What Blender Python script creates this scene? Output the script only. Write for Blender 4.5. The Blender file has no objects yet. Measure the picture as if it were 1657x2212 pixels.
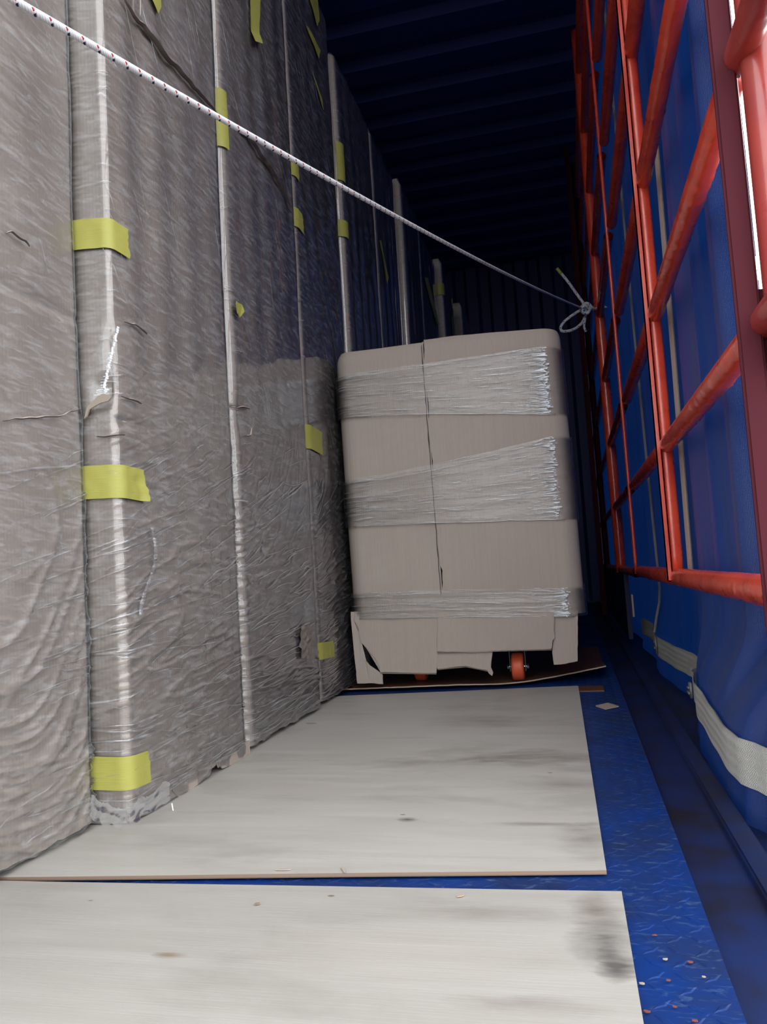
import bpy, bmesh, math, random
from mathutils import Vector, Matrix, noise
random.seed(7)
PI = math.pi
sc = bpy.context.scene
COL = sc.collection

# ---------------------------------------------------------------- camera
F, CX, CY, CAMH = 1700.0, 828.5, 1106.0, 0.38
RS, VPX, VPY = .062, 1238.0, 1212.0
n_ = Vector((RS, 1, -(RS*(VPX-CX)+(VPY-CY))/F)).normalized()
Y_ = Vector(((VPX-CX)/F, (VPY-CY)/F, 1.0)); Y_ = (Y_ - n_*Y_.dot(n_)).normalized()
Z_ = -n_; X_ = Y_.cross(Z_)
CAM = Vector((0, 0, CAMH))
def ray(u, v):
    d = Vector(((u-CX)/F, (v-CY)/F, 1.0))
    return Vector((X_.dot(d), Y_.dot(d), Z_.dot(d)))
def at(u, v, x=None, y=None, z=None):
    """the point of a real plane (x, y or z given) that the photograph shows at pixel u, v"""
    d = ray(u, v)
    k = x/d.x if x is not None else (y/d.y if y is not None else (z-CAMH)/d.z)
    return CAM + d*k
cam = bpy.data.cameras.new('camera'); cam_o = bpy.data.objects.new('camera', cam); COL.objects.link(cam_o)
cam.sensor_fit = 'VERTICAL'; cam.sensor_height = 32.0; cam.lens = F/2212*32.0
cam.clip_start = .01; cam.clip_end = 200
# blender camera: x right, y up, z backwards; columns are the camera axes in world space
cx_ = Vector((X_.x, Y_.x, Z_.x)); cy_ = -Vector((X_.y, Y_.y, Z_.y)); cz_ = -Vector((X_.z, Y_.z, Z_.z))
M = Matrix((cx_, cy_, cz_)).transposed().to_4x4(); M.translation = CAM
cam_o.matrix_world = M
sc.camera = cam_o

# ---------------------------------------------------------------- daylight, exposure
sc.view_settings.view_transform = 'Standard'; sc.view_settings.look = 'None'
sc.view_settings.gamma = 1; sc.view_settings.use_curve_mapping = False
sc.view_settings.exposure = 0.35
sc.cycles.max_bounces = 10; sc.cycles.transparent_max_bounces = 24
sc.cycles.diffuse_bounces = 5; sc.cycles.glossy_bounces = 4
sc.cycles.caustics_reflective = False; sc.cycles.caustics_refractive = False
sc.cycles.sample_clamp_indirect = 6
sc.cycles.use_denoising = True
w = bpy.data.worlds.new('overcast_sky'); sc.world = w; w.use_nodes = True
nt = w.node_tree; nt.nodes.clear()
tc = nt.nodes.new('ShaderNodeTexCoord'); sp = nt.nodes.new('ShaderNodeSeparateXYZ')
rp = nt.nodes.new('ShaderNodeValToRGB'); bg = nt.nodes.new('ShaderNodeBackground'); wo = nt.nodes.new('ShaderNodeOutputWorld')
mp = nt.nodes.new('ShaderNodeMapRange'); mp.inputs[1].default_value = -1; mp.inputs[2].default_value = 1
nt.links.new(tc.outputs['Generated'], sp.inputs[0]); nt.links.new(sp.outputs[2], mp.inputs[0])
nt.links.new(mp.outputs[0], rp.inputs[0]); nt.links.new(rp.outputs[0], bg.inputs[0]); nt.links.new(bg.outputs[0], wo.inputs[0])
rp.color_ramp.elements[0].position = .47; rp.color_ramp.elements[0].color = (.16, .16, .165, 1)
rp.color_ramp.elements[1].position = .53; rp.color_ramp.elements[1].color = (.93, .97, 1.0, 1)
bg.inputs[1].default_value = 3.4

# ---------------------------------------------------------------- materials
def mat(name, color, rough=.6, metal=0, coat=0, coat_r=.1, spec=.5):
    m = bpy.data.materials.new(name); m.use_nodes = True
    b = m.node_tree.nodes['Principled BSDF']
    b.inputs['Base Color'].default_value = (*color, 1); b.inputs['Roughness'].default_value = rough
    b.inputs['Metallic'].default_value = metal; b.inputs['Coat Weight'].default_value = coat
    b.inputs['Coat Roughness'].default_value = coat_r; b.inputs['Specular IOR Level'].default_value = spec
    return m
class NT:
    def __init__(s, m): s.t = m.node_tree; s.b = m.node_tree.nodes.get('Principled BSDF'); s.o = [n for n in s.t.nodes if n.type == 'OUTPUT_MATERIAL'][0]
    def n(s, k, **kw):
        x = s.t.nodes.new('ShaderNode'+k)
        for a, v in kw.items(): setattr(x, a, v)
        return x
    def l(s, a, b): s.t.links.new(a, b)
    def co(s, scale=(1, 1, 1), rot=(0, 0, 0)):
        c = s.n('TexCoord'); m = s.n('Mapping'); m.inputs['Scale'].default_value = scale; m.inputs['Rotation'].default_value = rot
        s.l(c.outputs['Object'], m.inputs[0]); return m.outputs[0]
    def noise(s, vec, scale, detail=4, rough=.55, dist=0):
        x = s.n('TexNoise'); s.l(vec, x.inputs['Vector']); x.inputs['Scale'].default_value = scale
        x.inputs['Detail'].default_value = detail; x.inputs['Roughness'].default_value = rough; x.inputs['Distortion'].default_value = dist
        return x.outputs['Fac']
    def ramp(s, fac, stops):
        r = s.n('ValToRGB'); s.l(fac, r.inputs[0]); e = r.color_ramp.elements
        while len(e) < len(stops): e.new(.5)
        for q, (p, c) in zip(e, stops): q.position = p; q.color = (*c, 1) if len(c) == 3 else c
        return r.outputs[0]
    def g(s, v): return (v, v, v)
    def mix(s, fac, a, b, mode='MIX'):
        x = s.n('Mix', data_type='RGBA', blend_type=mode)
        for i, v in ((0, fac), (6, a), (7, b)):
            if isinstance(v, (int, float)): x.inputs[i].default_value = v
            elif isinstance(v, tuple): x.inputs[i].default_value = (*v, 1)
            else: s.l(v, x.inputs[i])
        return x.outputs[2]
    def math(s, op, a, b=0.0):
        x = s.n('Math', operation=op)
        for i, v in ((0, a), (1, b)):
            if isinstance(v, (int, float)): x.inputs[i].default_value = v
            else: s.l(v, x.inputs[i])
        return x.outputs[0]
    def bump(s, h, strength=.3, dist=.002, to=None):
        x = s.n('Bump'); s.l(h, x.inputs['Height']); x.inputs['Strength'].default_value = strength; x.inputs['Distance'].default_value = dist
        if to is None: s.l(x.outputs[0], s.b.inputs['Normal'])
        return x.outputs[0]

def cardboard(name, a, b, flute=900, fl=.25):
    m = mat(name, a, .75, spec=.25); t = NT(m); v = t.co()
    big = t.noise(v, 1.6, 3); fine = t.noise(t.co((160, 160, 3)), 1.0, 2)
    c = t.mix(t.ramp(big, [(.35, (0, 0, 0)), (.65, (1, 1, 1))]), a, b)
    c = t.mix(t.ramp(fine, [(.4, (0, 0, 0)), (.7, (.2,)*3)]), c, tuple(x*.75 for x in a))
    t.l(c, t.b.inputs['Base Color'])
    # vertical flutes
    s_ = t.n('SeparateXYZ'); t.l(v, s_.inputs[0])
    w_ = t.math('SINE', t.math('MULTIPLY', t.math('ADD', s_.outputs[0], s_.outputs[1]), flute))
    h = t.math('ADD', t.math('MULTIPLY', w_, fl), t.math('MULTIPLY', t.noise(v, 30, 3), 1.0))
    t.bump(h, .35, .0012)
    return m
CARD = cardboard('brown_cardboard', (.44, .365, .315), (.385, .315, .27))
CARD_F = cardboard('fluted_cardboard', (.41, .345, .30), (.375, .31, .27), 1000, .25)
CARD_IN = mat('torn_cardboard_edge', (.40, .33, .27), .85)
DARKCARD = mat('cardboard_crease', (.06, .045, .038), .9)

def film(name, gloss=1.0, haze=.07, streak=1.0, rough=.07, mask=False):
    m = bpy.data.materials.new(name); m.use_nodes = True; t = NT(m); t.t.nodes.remove(t.b)
    v = t.co((14, 14, 70), (.32, .32, .32)); v2 = t.co((3, 3, 26), (-.2, -.25, 0))
    n1 = t.noise(v, 1.6, 5, .6, .6); n2 = t.noise(v2, 2.4, 4, .6, .8); n3 = t.noise(t.co((1, 1, 1)), 5, 2)
    h = t.math('ADD', t.math('MULTIPLY', n1, .6), t.math('ADD', n2, t.math('MULTIPLY', n3, 1.2)))
    so = t.n('SeparateXYZ'); t.l(t.co(), so.inputs[0])
    mk = t.ramp(so.outputs[2], [(.25, (1, 1, 1)), (.85, (.09,)*3)]) if mask else 1.0
    h = t.math('MULTIPLY', h, mk)
    bp = t.bump(h, .5*streak, .004, to=1)
    gl = t.n('BsdfGlossy'); gl.inputs['Roughness'].default_value = rough; gl.inputs['Color'].default_value = (.95, .97, 1, 1)
    tr = t.n('BsdfTransparent'); df = t.n('BsdfDiffuse'); df.inputs['Color'].default_value = (.75, .76, .78, 1)
    t.l(bp, gl.inputs['Normal']); t.l(bp, df.inputs['Normal'])
    fr = t.n('Fresnel'); fr.inputs[0].default_value = 1.5; t.l(bp, fr.inputs['Normal'])
    m1 = t.n('MixShader'); m2 = t.n('MixShader')
    hz = t.math('MULTIPLY', t.ramp(n1, [(.45, (0, 0, 0)), (.75, (1, 1, 1))]), haze*2)
    t.l(t.math('ADD', hz, haze*.4), m1.inputs[0]); t.l(tr.outputs[0], m1.inputs[1]); t.l(df.outputs[0], m1.inputs[2])
    t.l(t.math('MINIMUM', t.math('MULTIPLY', fr.outputs[0], 1.5*gloss), .95), m2.inputs[0])
    t.l(m1.outputs[0], m2.inputs[1]); t.l(gl.outputs[0], m2.inputs[2]); t.l(m2.outputs[0], t.o.inputs[0])
    return m
FILM = film('clear_stretch_film', 1.0, .11, .42, .05, True)
FILM_A = film('dusty_stretch_film', .8, .11, .5, .34, True)
FILM_B = film('clear_stretch_film_band', .55, .03, .9, .08)
FILM_W = film('stretch_film_wrinkle', 1.5, .16, .3, .14)
TAPE = mat('yellow_masking_tape', (.50, .47, .075), .55)
t = NT(TAPE); hgt = t.noise(t.co((10, 10, 120)), 3, 3); t.bump(hgt, .4, .001)
t.l(t.mix(t.noise(t.co(), 14, 3), (.41, .39, .085), (.33, .315, .065)), t.b.inputs['Base Color'])

def plywood(name, stains, seed, k=1.0):
    m = mat(name, (.6, .55, .48), .55, spec=.35); t = NT(m)
    v = t.co((1.1, 9, 1)); grain = t.noise(v, 3, 6, .6, .6)
    fineg = t.noise(t.co((4, 120, 1)), 3, 3)
    blot = t.noise(t.co((1.4, 3, 1)), 2.3 + seed, 4, .6, .4)
    c = t.mix(t.ramp(grain, [(.3, (0, 0, 0)), (.7, (1, 1, 1))]), (.36*k, .335*k, .305*k), (.42*k, .40*k, .37*k))
    c = t.mix(t.math('MULTIPLY', fineg, .25), c, (.31, .275, .235))
    c = t.mix(t.ramp(blot, [(.53, (0, 0, 0)), (.74, (.55,)*3)]), c, (.26, .24, .21))
    # dirty scuffs with a shape of their own
    tcn = t.n('TexCoord'); sx = t.n('SeparateXYZ'); t.l(tcn.outputs['Object'], sx.inputs[0])
    wob = t.noise(t.co((4, 9, 1)), 3, 5, .65, .3); wob2 = t.noise(t.co((2, 9, 1)), 5, 4, .6)
    for (x, y, rx, ry, k, colr) in stains:
        dx = t.math('DIVIDE', t.math('SUBTRACT', sx.outputs[0], x), rx); dy = t.math('DIVIDE', t.math('SUBTRACT', sx.outputs[1], y), ry)
        d = t.math('SQRT', t.math('ADD', t.math('MULTIPLY', dx, dx), t.math('MULTIPLY', dy, dy)))
        d = t.math('ADD', d, t.math('MULTIPLY', t.math('SUBTRACT', wob, .5), 1.8))
        f = t.math('MULTIPLY', t.ramp(d, [(.0, (1, 1, 1)), (1.0, (0, 0, 0))]), t.math('MULTIPLY', wob2, k*1.7))
        c = t.mix(t.math('MINIMUM', f, 1.0), c, colr)
    # pin knots
    vo = t.n('TexVoronoi'); t.l(t.co((5, 8, 1)), vo.inputs['Vector']); vo.inputs['Scale'].default_value = 1.3; vo.inputs['Randomness'].default_value = 1
    c = t.mix(t.ramp(vo.outputs['Distance'], [(.018, (.8,)*3), (.035, (0, 0, 0))]), c, (.13, .09, .06))
    t.l(c, t.b.inputs['Base Color'])
    t.bump(t.math('ADD', grain, t.math('MULTIPLY', fineg, .5)), .25, .0015)
    t.l(t.ramp(grain, [(.3, (.42,)*3), (.8, (.62,)*3)]), t.b.inputs['Roughness'])
    return m

BLUE = mat('blue_floor_paint', (.008, .06, .30), .34, spec=.3)
t = NT(BLUE); v = t.co()
sc1 = t.noise(t.co((9, 30, 6), (0, 0, .5)), 4, 6, .7, .8); dirt = t.noise(v, 7, 5, .65)
c = t.mix(t.ramp(dirt, [(.42, (0, 0, 0)), (.68, (.75,)*3)]), (.0015, .028, .165), (.007, .016, .05))
c = t.mix(t.ramp(sc1, [(.55, (0, 0, 0)), (.72, (.75,)*3)]), c, (.07, .12, .22))
t.l(c, t.b.inputs['Base Color']); t.bump(t.noise(v, 60, 4), .3, .001)
t.l(t.ramp(dirt, [(.3, (.38,)*3), (.7, (.65,)*3)]), t.b.inputs['Roughness'])
CHAN = mat('dirty_blue_channel_paint', (.006, .03, .15), .5)
t = NT(CHAN); t.l(t.mix(t.ramp(t.noise(t.co(), 9, 5), [(.4, (0, 0, 0)), (.65, (1, 1, 1))]), (.002, .015, .085), (.006, .007, .018)), t.b.inputs['Base Color'])
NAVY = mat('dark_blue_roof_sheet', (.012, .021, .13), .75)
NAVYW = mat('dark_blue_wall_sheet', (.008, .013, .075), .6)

TARP = mat('blue_tarpaulin', (.006, .048, .26), .27, spec=.5)
t = NT(TARP)
s_ = t.n('SeparateXYZ'); t.l(t.co(), s_.inputs[0])
wx = t.math('SINE', t.math('MULTIPLY', t.math('ADD', s_.outputs[1], s_.outputs[2]), 1650)); wy = t.math('SINE', t.math('MULTIPLY', t.math('SUBTRACT', s_.outputs[1], s_.outputs[2]), 1650))
t.bump(t.math('ADD', t.math('MULTIPLY', wx, wy), t.math('MULTIPLY', t.noise(t.co((1, 6, .6)), 2, 3), 1.5)), .35, .0012)
grey_sheen = t.noise(t.co((1, 5, .5)), 2.2, 4)  # upright grey streaks mixed into the colour as sheen on the folds
t.l(t.mix(t.ramp(grey_sheen, [(.40, (0, 0, 0)), (.72, (.7,)*3)]), (.004, .042, .23), (.065, .07, .11)), t.b.inputs['Base Color'])
tl = t.n('BsdfTranslucent'); tl.inputs[0].default_value = (.004, .03, .16, 1)
mx = t.n('MixShader'); mx.inputs[0].default_value = .12
t.l(t.b.outputs[0], mx.inputs[1]); t.l(tl.outputs[0], mx.inputs[2]); t.l(mx.outputs[0], t.o.inputs[0])

WEB = mat('white_webbing', (.62, .60, .55), .7)
t = NT(WEB); s_ = t.n('SeparateXYZ'); t.l(t.co(), s_.inputs[0])
zz = t.math('ABSOLUTE', t.math('SUBTRACT', t.math('MODULO', t.math('MULTIPLY', s_.outputs[2], 60), 1.0), .5))
hb = t.math('SINE', t.math('ADD', t.math('MULTIPLY', s_.outputs[1], 1500), t.math('MULTIPLY', zz, 24)))
t.bump(hb, .6, .0012)

def paint(name, c1, c2):
    m = mat(name, c1, .32, coat=.5, coat_r=.12); t = NT(m)
    t.l(t.mix(t.ramp(t.noise(t.co(), 8, 4), [(.4, (0, 0, 0)), (.7, (1, 1, 1))]), c1, c2), t.b.inputs['Base Color'])
    t.bump(t.noise(t.co(), 40, 1), .2, .002)
    t.l(t.ramp(t.noise(t.co(), 25, 4), [(.35, (.24,)*3), (.7, (.5,)*3)]), t.b.inputs['Roughness'])
    return m
RED = paint('red_gloss_paint', (.80, .075, .03), (.62, .04, .02))
RED_SHADED = paint('shaded_red_paint', (.36, .04, .03), (.26, .03, .035))  # darker copy of the red: shade put into parts beside the daylight
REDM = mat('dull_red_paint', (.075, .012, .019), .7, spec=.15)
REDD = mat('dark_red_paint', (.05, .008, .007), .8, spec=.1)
BLACK = mat('black_steel', (.012, .012, .014), .5)
CHROME = mat('zinc_steel', (.55, .56, .58), .28, metal=1)
ORANGE = mat('orange_castor_rubber', (.62, .09, .035), .5)
BROWN = mat('brown_hardboard', (.11, .045, .028), .5)
t = NT(BROWN); t.l(t.mix(t.noise(t.co((3, 12, 1)), 4, 4), (.16, .065, .038), (.07, .03, .02)), t.b.inputs['Base Color'])
RAWEDGE = mat('raw_board_edge', (.42, .30, .22), .8)
ROPEW = mat('white_rope_yarn', (.74, .74, .76), .7); t = NT(ROPEW); t.bump(t.noise(t.co(), 900, 2), .4, .0006)
ROPER = mat('red_rope_yarn', (.45, .015, .03), .7); ROPEB = mat('navy_rope_yarn', (.012, .014, .06), .7)
PLYEDGE = mat('plywood_edge', (.25, .17, .12), .8)

# ---------------------------------------------------------------- helpers
def empty(name, loc, label, cat, group=None):
    o = bpy.data.objects.new(name, None); COL.objects.link(o); o.location = loc; o.empty_display_size = .1
    o['label'] = label; o['category'] = cat
    if group: o['group'] = group
    return o
def obj(name, bm, m, parent=None, kind=None, smooth=False, mats=None, label=None):
    me = bpy.data.meshes.new(name)
    bmesh.ops.recalc_face_normals(bm, faces=bm.faces) if smooth != 'keep' else None
    off = Vector((0, 0, 0)); p = parent
    while p is not None: off += p.location; p = p.parent
    if parent is None:
        pass
    if off.length: bmesh.ops.translate(bm, verts=bm.verts, vec=-off)
    bm.to_mesh(me); bm.free()
    for x in (mats or [m]): me.materials.append(x)
    if smooth:
        for p in me.polygons: p.use_smooth = True
    o = bpy.data.objects.new(name, me); COL.objects.link(o)
    if parent: o.parent = parent
    if kind: o['kind'] = kind
    if label: o['label'] = label
    return o
def tag(o, label, cat, group=None):
    o['label'] = label; o['category'] = cat
    if group: o['group'] = group
    return o
def box(bm, a, b, bev=0, rot=None, mi=0):
    a, b = Vector(a), Vector(b); c = (a+b)/2; s = b-a
    r = bmesh.ops.create_cube(bm, size=1); vs = r['verts']
    bmesh.ops.scale(bm, verts=vs, vec=s)
    if bev:
        es = list({e for v in vs for e in v.link_edges})
        q = bmesh.ops.bevel(bm, geom=es, offset=bev, segments=2, affect='EDGES'); vs = list({v for f in q['faces'] for v in f.verts} | {v for v in vs if v.is_valid})
    if rot: bmesh.ops.rotate(bm, verts=vs, matrix=rot, cent=(0, 0, 0))
    bmesh.ops.translate(bm, verts=vs, vec=c)
    if mi:
        for f in {f for v in vs for f in v.link_faces}: f.material_index = mi
def frames(pts):
    pts = [Vector(p) for p in pts]; out = []; up = None
    for i, p in enumerate(pts):
        t = (pts[min(i+1, len(pts)-1)]-pts[max(i-1, 0)]).normalized()
        if up is None: up = t.orthogonal().normalized()
        up = (up - t*up.dot(t)).normalized(); out.append((p, t, up, t.cross(up)))
    return out
def tube(bm, pts, r, seg=12, caps=True, disp=None, mi=None):
    rings = []; fr = frames(pts)
    for i, (p, t, u, w_) in enumerate(fr):
        rr = r(i/(len(fr)-1)) if callable(r) else r; ring = []
        for k in range(seg):
            a = 2*PI*k/seg; d = u*math.cos(a)+w_*math.sin(a); q = p+d*rr
            if disp: q = q + d*disp(q, d)
            ring.append(bm.verts.new(q))
        rings.append(ring)
    for i in range(len(rings)-1):
        for k in range(seg):
            f = bm.faces.new((rings[i][k], rings[i][(k+1) % seg], rings[i+1][(k+1) % seg], rings[i+1][k]))
            if mi is not None: f.material_index = mi(i/(len(rings)-1)) if callable(mi) else mi
    if caps: bm.faces.new(rings[0][::-1]); bm.faces.new(rings[-1])
def line(a, b, n):
    a, b = Vector(a), Vector(b); return [a.lerp(b, i/n) for i in range(n+1)]
def grid(bm, f, us, vs, mi=0):
    g = [[bm.verts.new(f(u, v)) for v in vs] for u in us]
    for i in range(len(us)-1):
        for j in range(len(vs)-1):
            q = bm.faces.new((g[i][j], g[i+1][j], g[i+1][j+1], g[i][j+1])); q.material_index = mi
    return g
def lin(a, b, n): return [a+(b-a)*i/n for i in range(n+1)]
def nz(*p): return noise.noise(Vector(p))
def plate(bm, poly, thick, frame):
    """polygon in (a, b), frame(a, b, depth) -> point"""
    f0 = [bm.verts.new(frame(a, b, 0)) for a, b in poly]; f1 = [bm.verts.new(frame(a, b, thick)) for a, b in poly]
    bm.faces.new(f0); bm.faces.new(f1[::-1]); n = len(poly)
    for i in range(n): bm.faces.new((f0[i], f0[(i+1) % n], f1[(i+1) % n], f1[i]))
def interp(tab, x):
    if x <= tab[0][0]: return tab[0][1]
    for (a, p), (b, q) in zip(tab, tab[1:]):
        if x <= b:
            s = (x-a)/(b-a); s = s*s*(3-2*s); return p+(q-p)*s
    return tab[-1][1]

# ================================================================ SETTING
YR = -.35
YB, YE, XW, ZC = -.55, 7.6, -2.0, 3.32          # rear opening, front wall, left wall, roof
bm = bmesh.new(); box(bm, (XW, YB, -.06), (.107, YE, 0)); floor = obj('floor', bm, BLUE, kind='structure')
# raised tread bars of the chequer plate
bm = bmesh.new(); px_, py_ = .034, .034
def bar(x, y, a):
    L, W, H = .0125, .0036, .0008
    ca, sa = math.cos(a), math.sin(a)
    def P(l, w_, z): return (x+l*ca-w_*sa, y+l*sa+w_*ca, z)
    lo = [bm.verts.new(P(*q, .0001)) for q in ((-L, 0), (0, -W), (L, 0), (0, W))]
    hi = [bm.verts.new(P(q[0]*.6, q[1]*.5, H)) for q in ((-L, 0), (0, -W), (L, 0), (0, W))]
    bm.faces.new(hi)
    for i in range(4): bm.faces.new((lo[i], lo[(i+1) % 4], hi[(i+1) % 4], hi[i]))
i = 0; y = -.4
while y < 3.2:
    j = 0; x = -.10 if y > .99 or y < .9 else -.8
    while x < .10:
        bar(x, y, PI/4 if (i+j) % 2 else -PI/4); x += px_/2*1.414; j += 1
    y += py_/2*1.414; i += 1
obj('tread_pattern', bm, BLUE, floor, kind='stuff')
# sunk side channel and outer curb of the bed
bm = bmesh.new()
box(bm, (.107, YB, -.06), (.178, YE, -.012)); obj('trim_1', bm, CHAN, kind='structure')
bm = bmesh.new()
box(bm, (.178, YB, -.06), (.21, YE, -.002), .003); box(bm, (.21, YB, -.06), (.42, YE, -.03)); obj('trim_2', bm, CHAN, kind='structure')
# corrugated roof: ribs run across the bed
bm = bmesh.new(); pts = []; y = YR; k = 0
while y < YE:
    pts += [(y, 0), (y+.14, 0), (y+.17, .045), (y+.27, .045), (y+.30, 0)]; y += .31
a0 = [bm.verts.new((XW, y, ZC+z)) for y, z in pts]; a1 = [bm.verts.new((.45, y, ZC+z)) for y, z in pts]
for i in range(len(pts)-1): bm.faces.new((a0[i], a1[i], a1[i+1], a0[i+1]))
obj('ceiling', bm, NAVY, kind='structure')
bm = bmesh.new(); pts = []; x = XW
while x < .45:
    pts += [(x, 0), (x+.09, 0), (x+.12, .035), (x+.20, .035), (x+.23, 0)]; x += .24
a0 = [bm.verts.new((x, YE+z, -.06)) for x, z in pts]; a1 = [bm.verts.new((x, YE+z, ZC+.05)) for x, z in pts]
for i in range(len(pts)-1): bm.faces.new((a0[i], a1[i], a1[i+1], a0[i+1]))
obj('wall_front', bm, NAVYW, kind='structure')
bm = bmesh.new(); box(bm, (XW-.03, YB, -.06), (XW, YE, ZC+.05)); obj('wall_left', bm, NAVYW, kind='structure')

# tarpaulin curtain on the right, hanging in folds
TX = [(1.10, .40), (1.15, .33), (1.20, .275), (1.26, .25), (1.32, .228), (1.40, .222), (1.53, .225), (1.74, .236), (1.97, .256), (2.10, .30), (2.37, .312), (2.46, .305), (2.66, .290), (2.96, .272),
      (3.10, .276), (3.4, .30), (3.8, .285), (4.2, .315), (4.8, .29), (5.4, .32), (6.2, .29), (7.7, .31)]
def tx(y, z):
    x = interp(TX, y) + .006*nz(y*3, z*.7, 5) + .012*max(0, min(1, (z-.4)/1.2))*nz(y*2.2, z*.5, 9)
    k = max(0, min(1, (z-.09)/.17)); k = k*k*(3-2*k)
    x = x*(1-k)+k*(max(x, .286)+.022*math.sin(y*11+.6*math.sin(y*3+z))**2*max(0, min(1, (y-1.4)*3))+.006*nz(y*14, z*.8, 3)+.036*(lambda q: q*q*(3-2*q))(max(0, min(1, (1.505-y)/.05))))
    if z < .03: x -= (.03-z)*.12
    return x
bm = bmesh.new()
us = lin(1.12, 1.50, 90)+lin(1.51, 3.8, 160)+lin(3.86, YE, 60); vs = lin(-.035, .5, 20)+lin(.55, ZC+.02, 50)
def ty(y, z):
    q = 1.12+.22*max(0, min(1, (z-.35)/.25)); return max(y, q) if y < 1.36 else y
grid(bm, lambda y, z: Vector((tx(ty(y, z)+(y-1.12)*.02, z), ty(y, z)+(y-1.12)*.002, z)), us, vs)
tarp = obj('tarpaulin_curtain', bm, TARP, smooth=True)
tag(tarp, 'blue tarpaulin side curtain hanging in folds behind the red steel rack', 'tarpaulin')
# webbing straps on the tarp
def strap_x(y): return tx(y, .07)-.007
bm = bmesh.new()
def wz(y): return .068+.006*math.sin(y*4)
us = lin(1.12, 3.75, 150)
for o in (0, .002):
    grid(bm, lambda y, v: Vector((strap_x(y)+o, y, wz(y)+v)), us, lin(-.036, .034, 6))
st = obj('webbing_strap', bm, WEB, smooth=True); tag(st, 'broad white webbing strap running low along the blue tarpaulin', 'strap')
BUCK = mat('dull_buckle_steel', (.22, .22, .22), .55, metal=.6)
def buckle(parent, y, z, s=1):
    bm = bmesh.new(); x = strap_x(y)-.006
    tube(bm, [(x, y-.002, z-.03*s), (x, y-.002, z+.03*s)], .0035, 8)
    tube(bm, [(x, y+.03*s, z-.028*s), (x, y+.03*s, z+.028*s)], .003, 8)
    for q in (-.028, .028): tube(bm, [(x, y-.002, z+q*s), (x, y+.03*s, z+q*s)], .002, 8)
    for q in (-.012, .010): tube(bm, [(x-.004, y-.002, z+q*s), (x-.004, y+.045*s, z+q*s*.7)], .0035, 6)
    obj('buckle', bm, BUCK, parent, smooth=True)
buckle(st, 2.93, .07); buckle(st, 1.99, .06, .6)
for (y, zt, wd, lab, zb) in ((2.95, 3.2, .03, 'thin white vertical strap rising from the second buckle on the tarpaulin', .11), (2.03, 1.5, .045, 'grey vertical strap on the tarpaulin just behind the middle red post', .30)):
    bm = bmesh.new()
    for o in (0, .002):
        grid(bm, lambda z, v: Vector((tx(y, z)-.012+o-.10*v, y+v, z)), lin(zb, zt, 60), lin(0, wd, 3))
    tag(obj('webbing_strap', bm, WEB, smooth=True), lab, 'strap')

# ================================================================ PLYWOOD
def sheet(name, quad, m, label, th=.005, seg=30, lift=0.0, wave=.0015):
    q = [Vector(p) for p in quad]                        # near-left, near-right, far-right, far-left
    o = empty(name, (q[0]+q[2])/2, label, 'board')
    bm = bmesh.new()
    def P(u, v, z): 
        p = q[0].lerp(q[1], u).lerp(q[3].lerp(q[2], u), v); return Vector((p.x, p.y, z+lift+wave*(1+nz(p.x*2, p.y*2, 3))))
    us = lin(0, 1, seg)
    grid(bm, lambda u, v: P(u, v, th+.0018), us, us)
    obj('top_veneer', bm, m, o, smooth=True)
    bm = bmesh.new()
    for zs, mi in (((.0018, th*.45), 0), ((th*.45, th*.55), 1), ((th*.55, th+.0018), 0)):
        for (fa) in (lambda s: (s, 0), lambda s: (1, s), lambda s: (1-s, 1), lambda s: (0, 1-s)):
            grid(bm, lambda s, z: P(*fa(s), z), us, zs, mi)
    grid(bm, lambda u, v: P(u, v, .0018), us, us)
    obj('ply_edge', bm, None, o, mats=[PLYEDGE, mat('ply_glue_line', (.10, .06, .04), .8)])
    return o
D1 = (.16, .135, .11); D2 = (.11, .10, .095)
def loc(u, v, cx, cy): p = at(u, v, z=.005); return p.x-cx, p.y-cy
q1 = [(-1.45, .86, 0), (.010, 1.005, 0), (-.014, 2.453, 0), (-1.45, 2.29, 0)]
c1 = ((q1[0][0]+q1[2][0])/2, (q1[0][1]+q1[2][1])/2)
def stain(u, v, rx, ry, k, col, c): x, y = loc(u, v, *c); return (x, y, rx, ry, k, col)
PLY1 = plywood('plywood_face', [stain(1150, 1640, .20, .08, .8, D1, c1), stain(1230, 1700, .12, .06, .45, D1, c1), stain(1270, 1810, .05, .09, .55, D1, c1), stain(880, 1775, .02, .012, 1.0, D2, c1),
    stain(1190, 1785, .11, .012, .7, D1, c1), stain(900, 1650, .16, .05, .45, D1, c1), stain(1050, 1560, .16, .10, .5, D1, c1), stain(620, 1700, .18, .06, .3, (.38, .31, .24), c1)], 0, 1.18)
sheet('plywood_sheet', q1, PLY1, 'farther plywood sheet under the packages, reaching to the wrapped box on castors')
q2 = [(-1.45, -.33, 0), (.034, -.30, 0), (.024, .944, 0), (-1.45, .892, 0)]
c2 = ((q2[0][0]+q2[2][0])/2, (q2[0][1]+q2[2][1])/2)
PLY2 = plywood('plywood_face_near', [stain(1310, 2045, .038, .065, .95, D2, c2), stain(1318, 2075, .014, .03, .8, D2, c2), stain(1285, 1980, .03, .05, .8, D1, c2), stain(1330, 2100, .02, .03, 1.2, D2, c2), stain(1050, 1975, .10, .03, .4, D1, c2),
    stain(1150, 2180, .07, .02, .5, D1, c2), stain(690, 2100, .035, .012, .8, (.36, .33, .30), c2), stain(365, 2070, .02, .007, 1.2, (.25, .2, .15), c2), stain(860, 2060, .18, .07, .3, (.42, .38, .32), c2), stain(200, 2160, .15, .06, .3, (.40, .38, .34), c2)], .4)
sheet('plywood_sheet', q2, PLY2, 'nearest pale plywood sheet with a dark scuff at its right edge')
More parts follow.
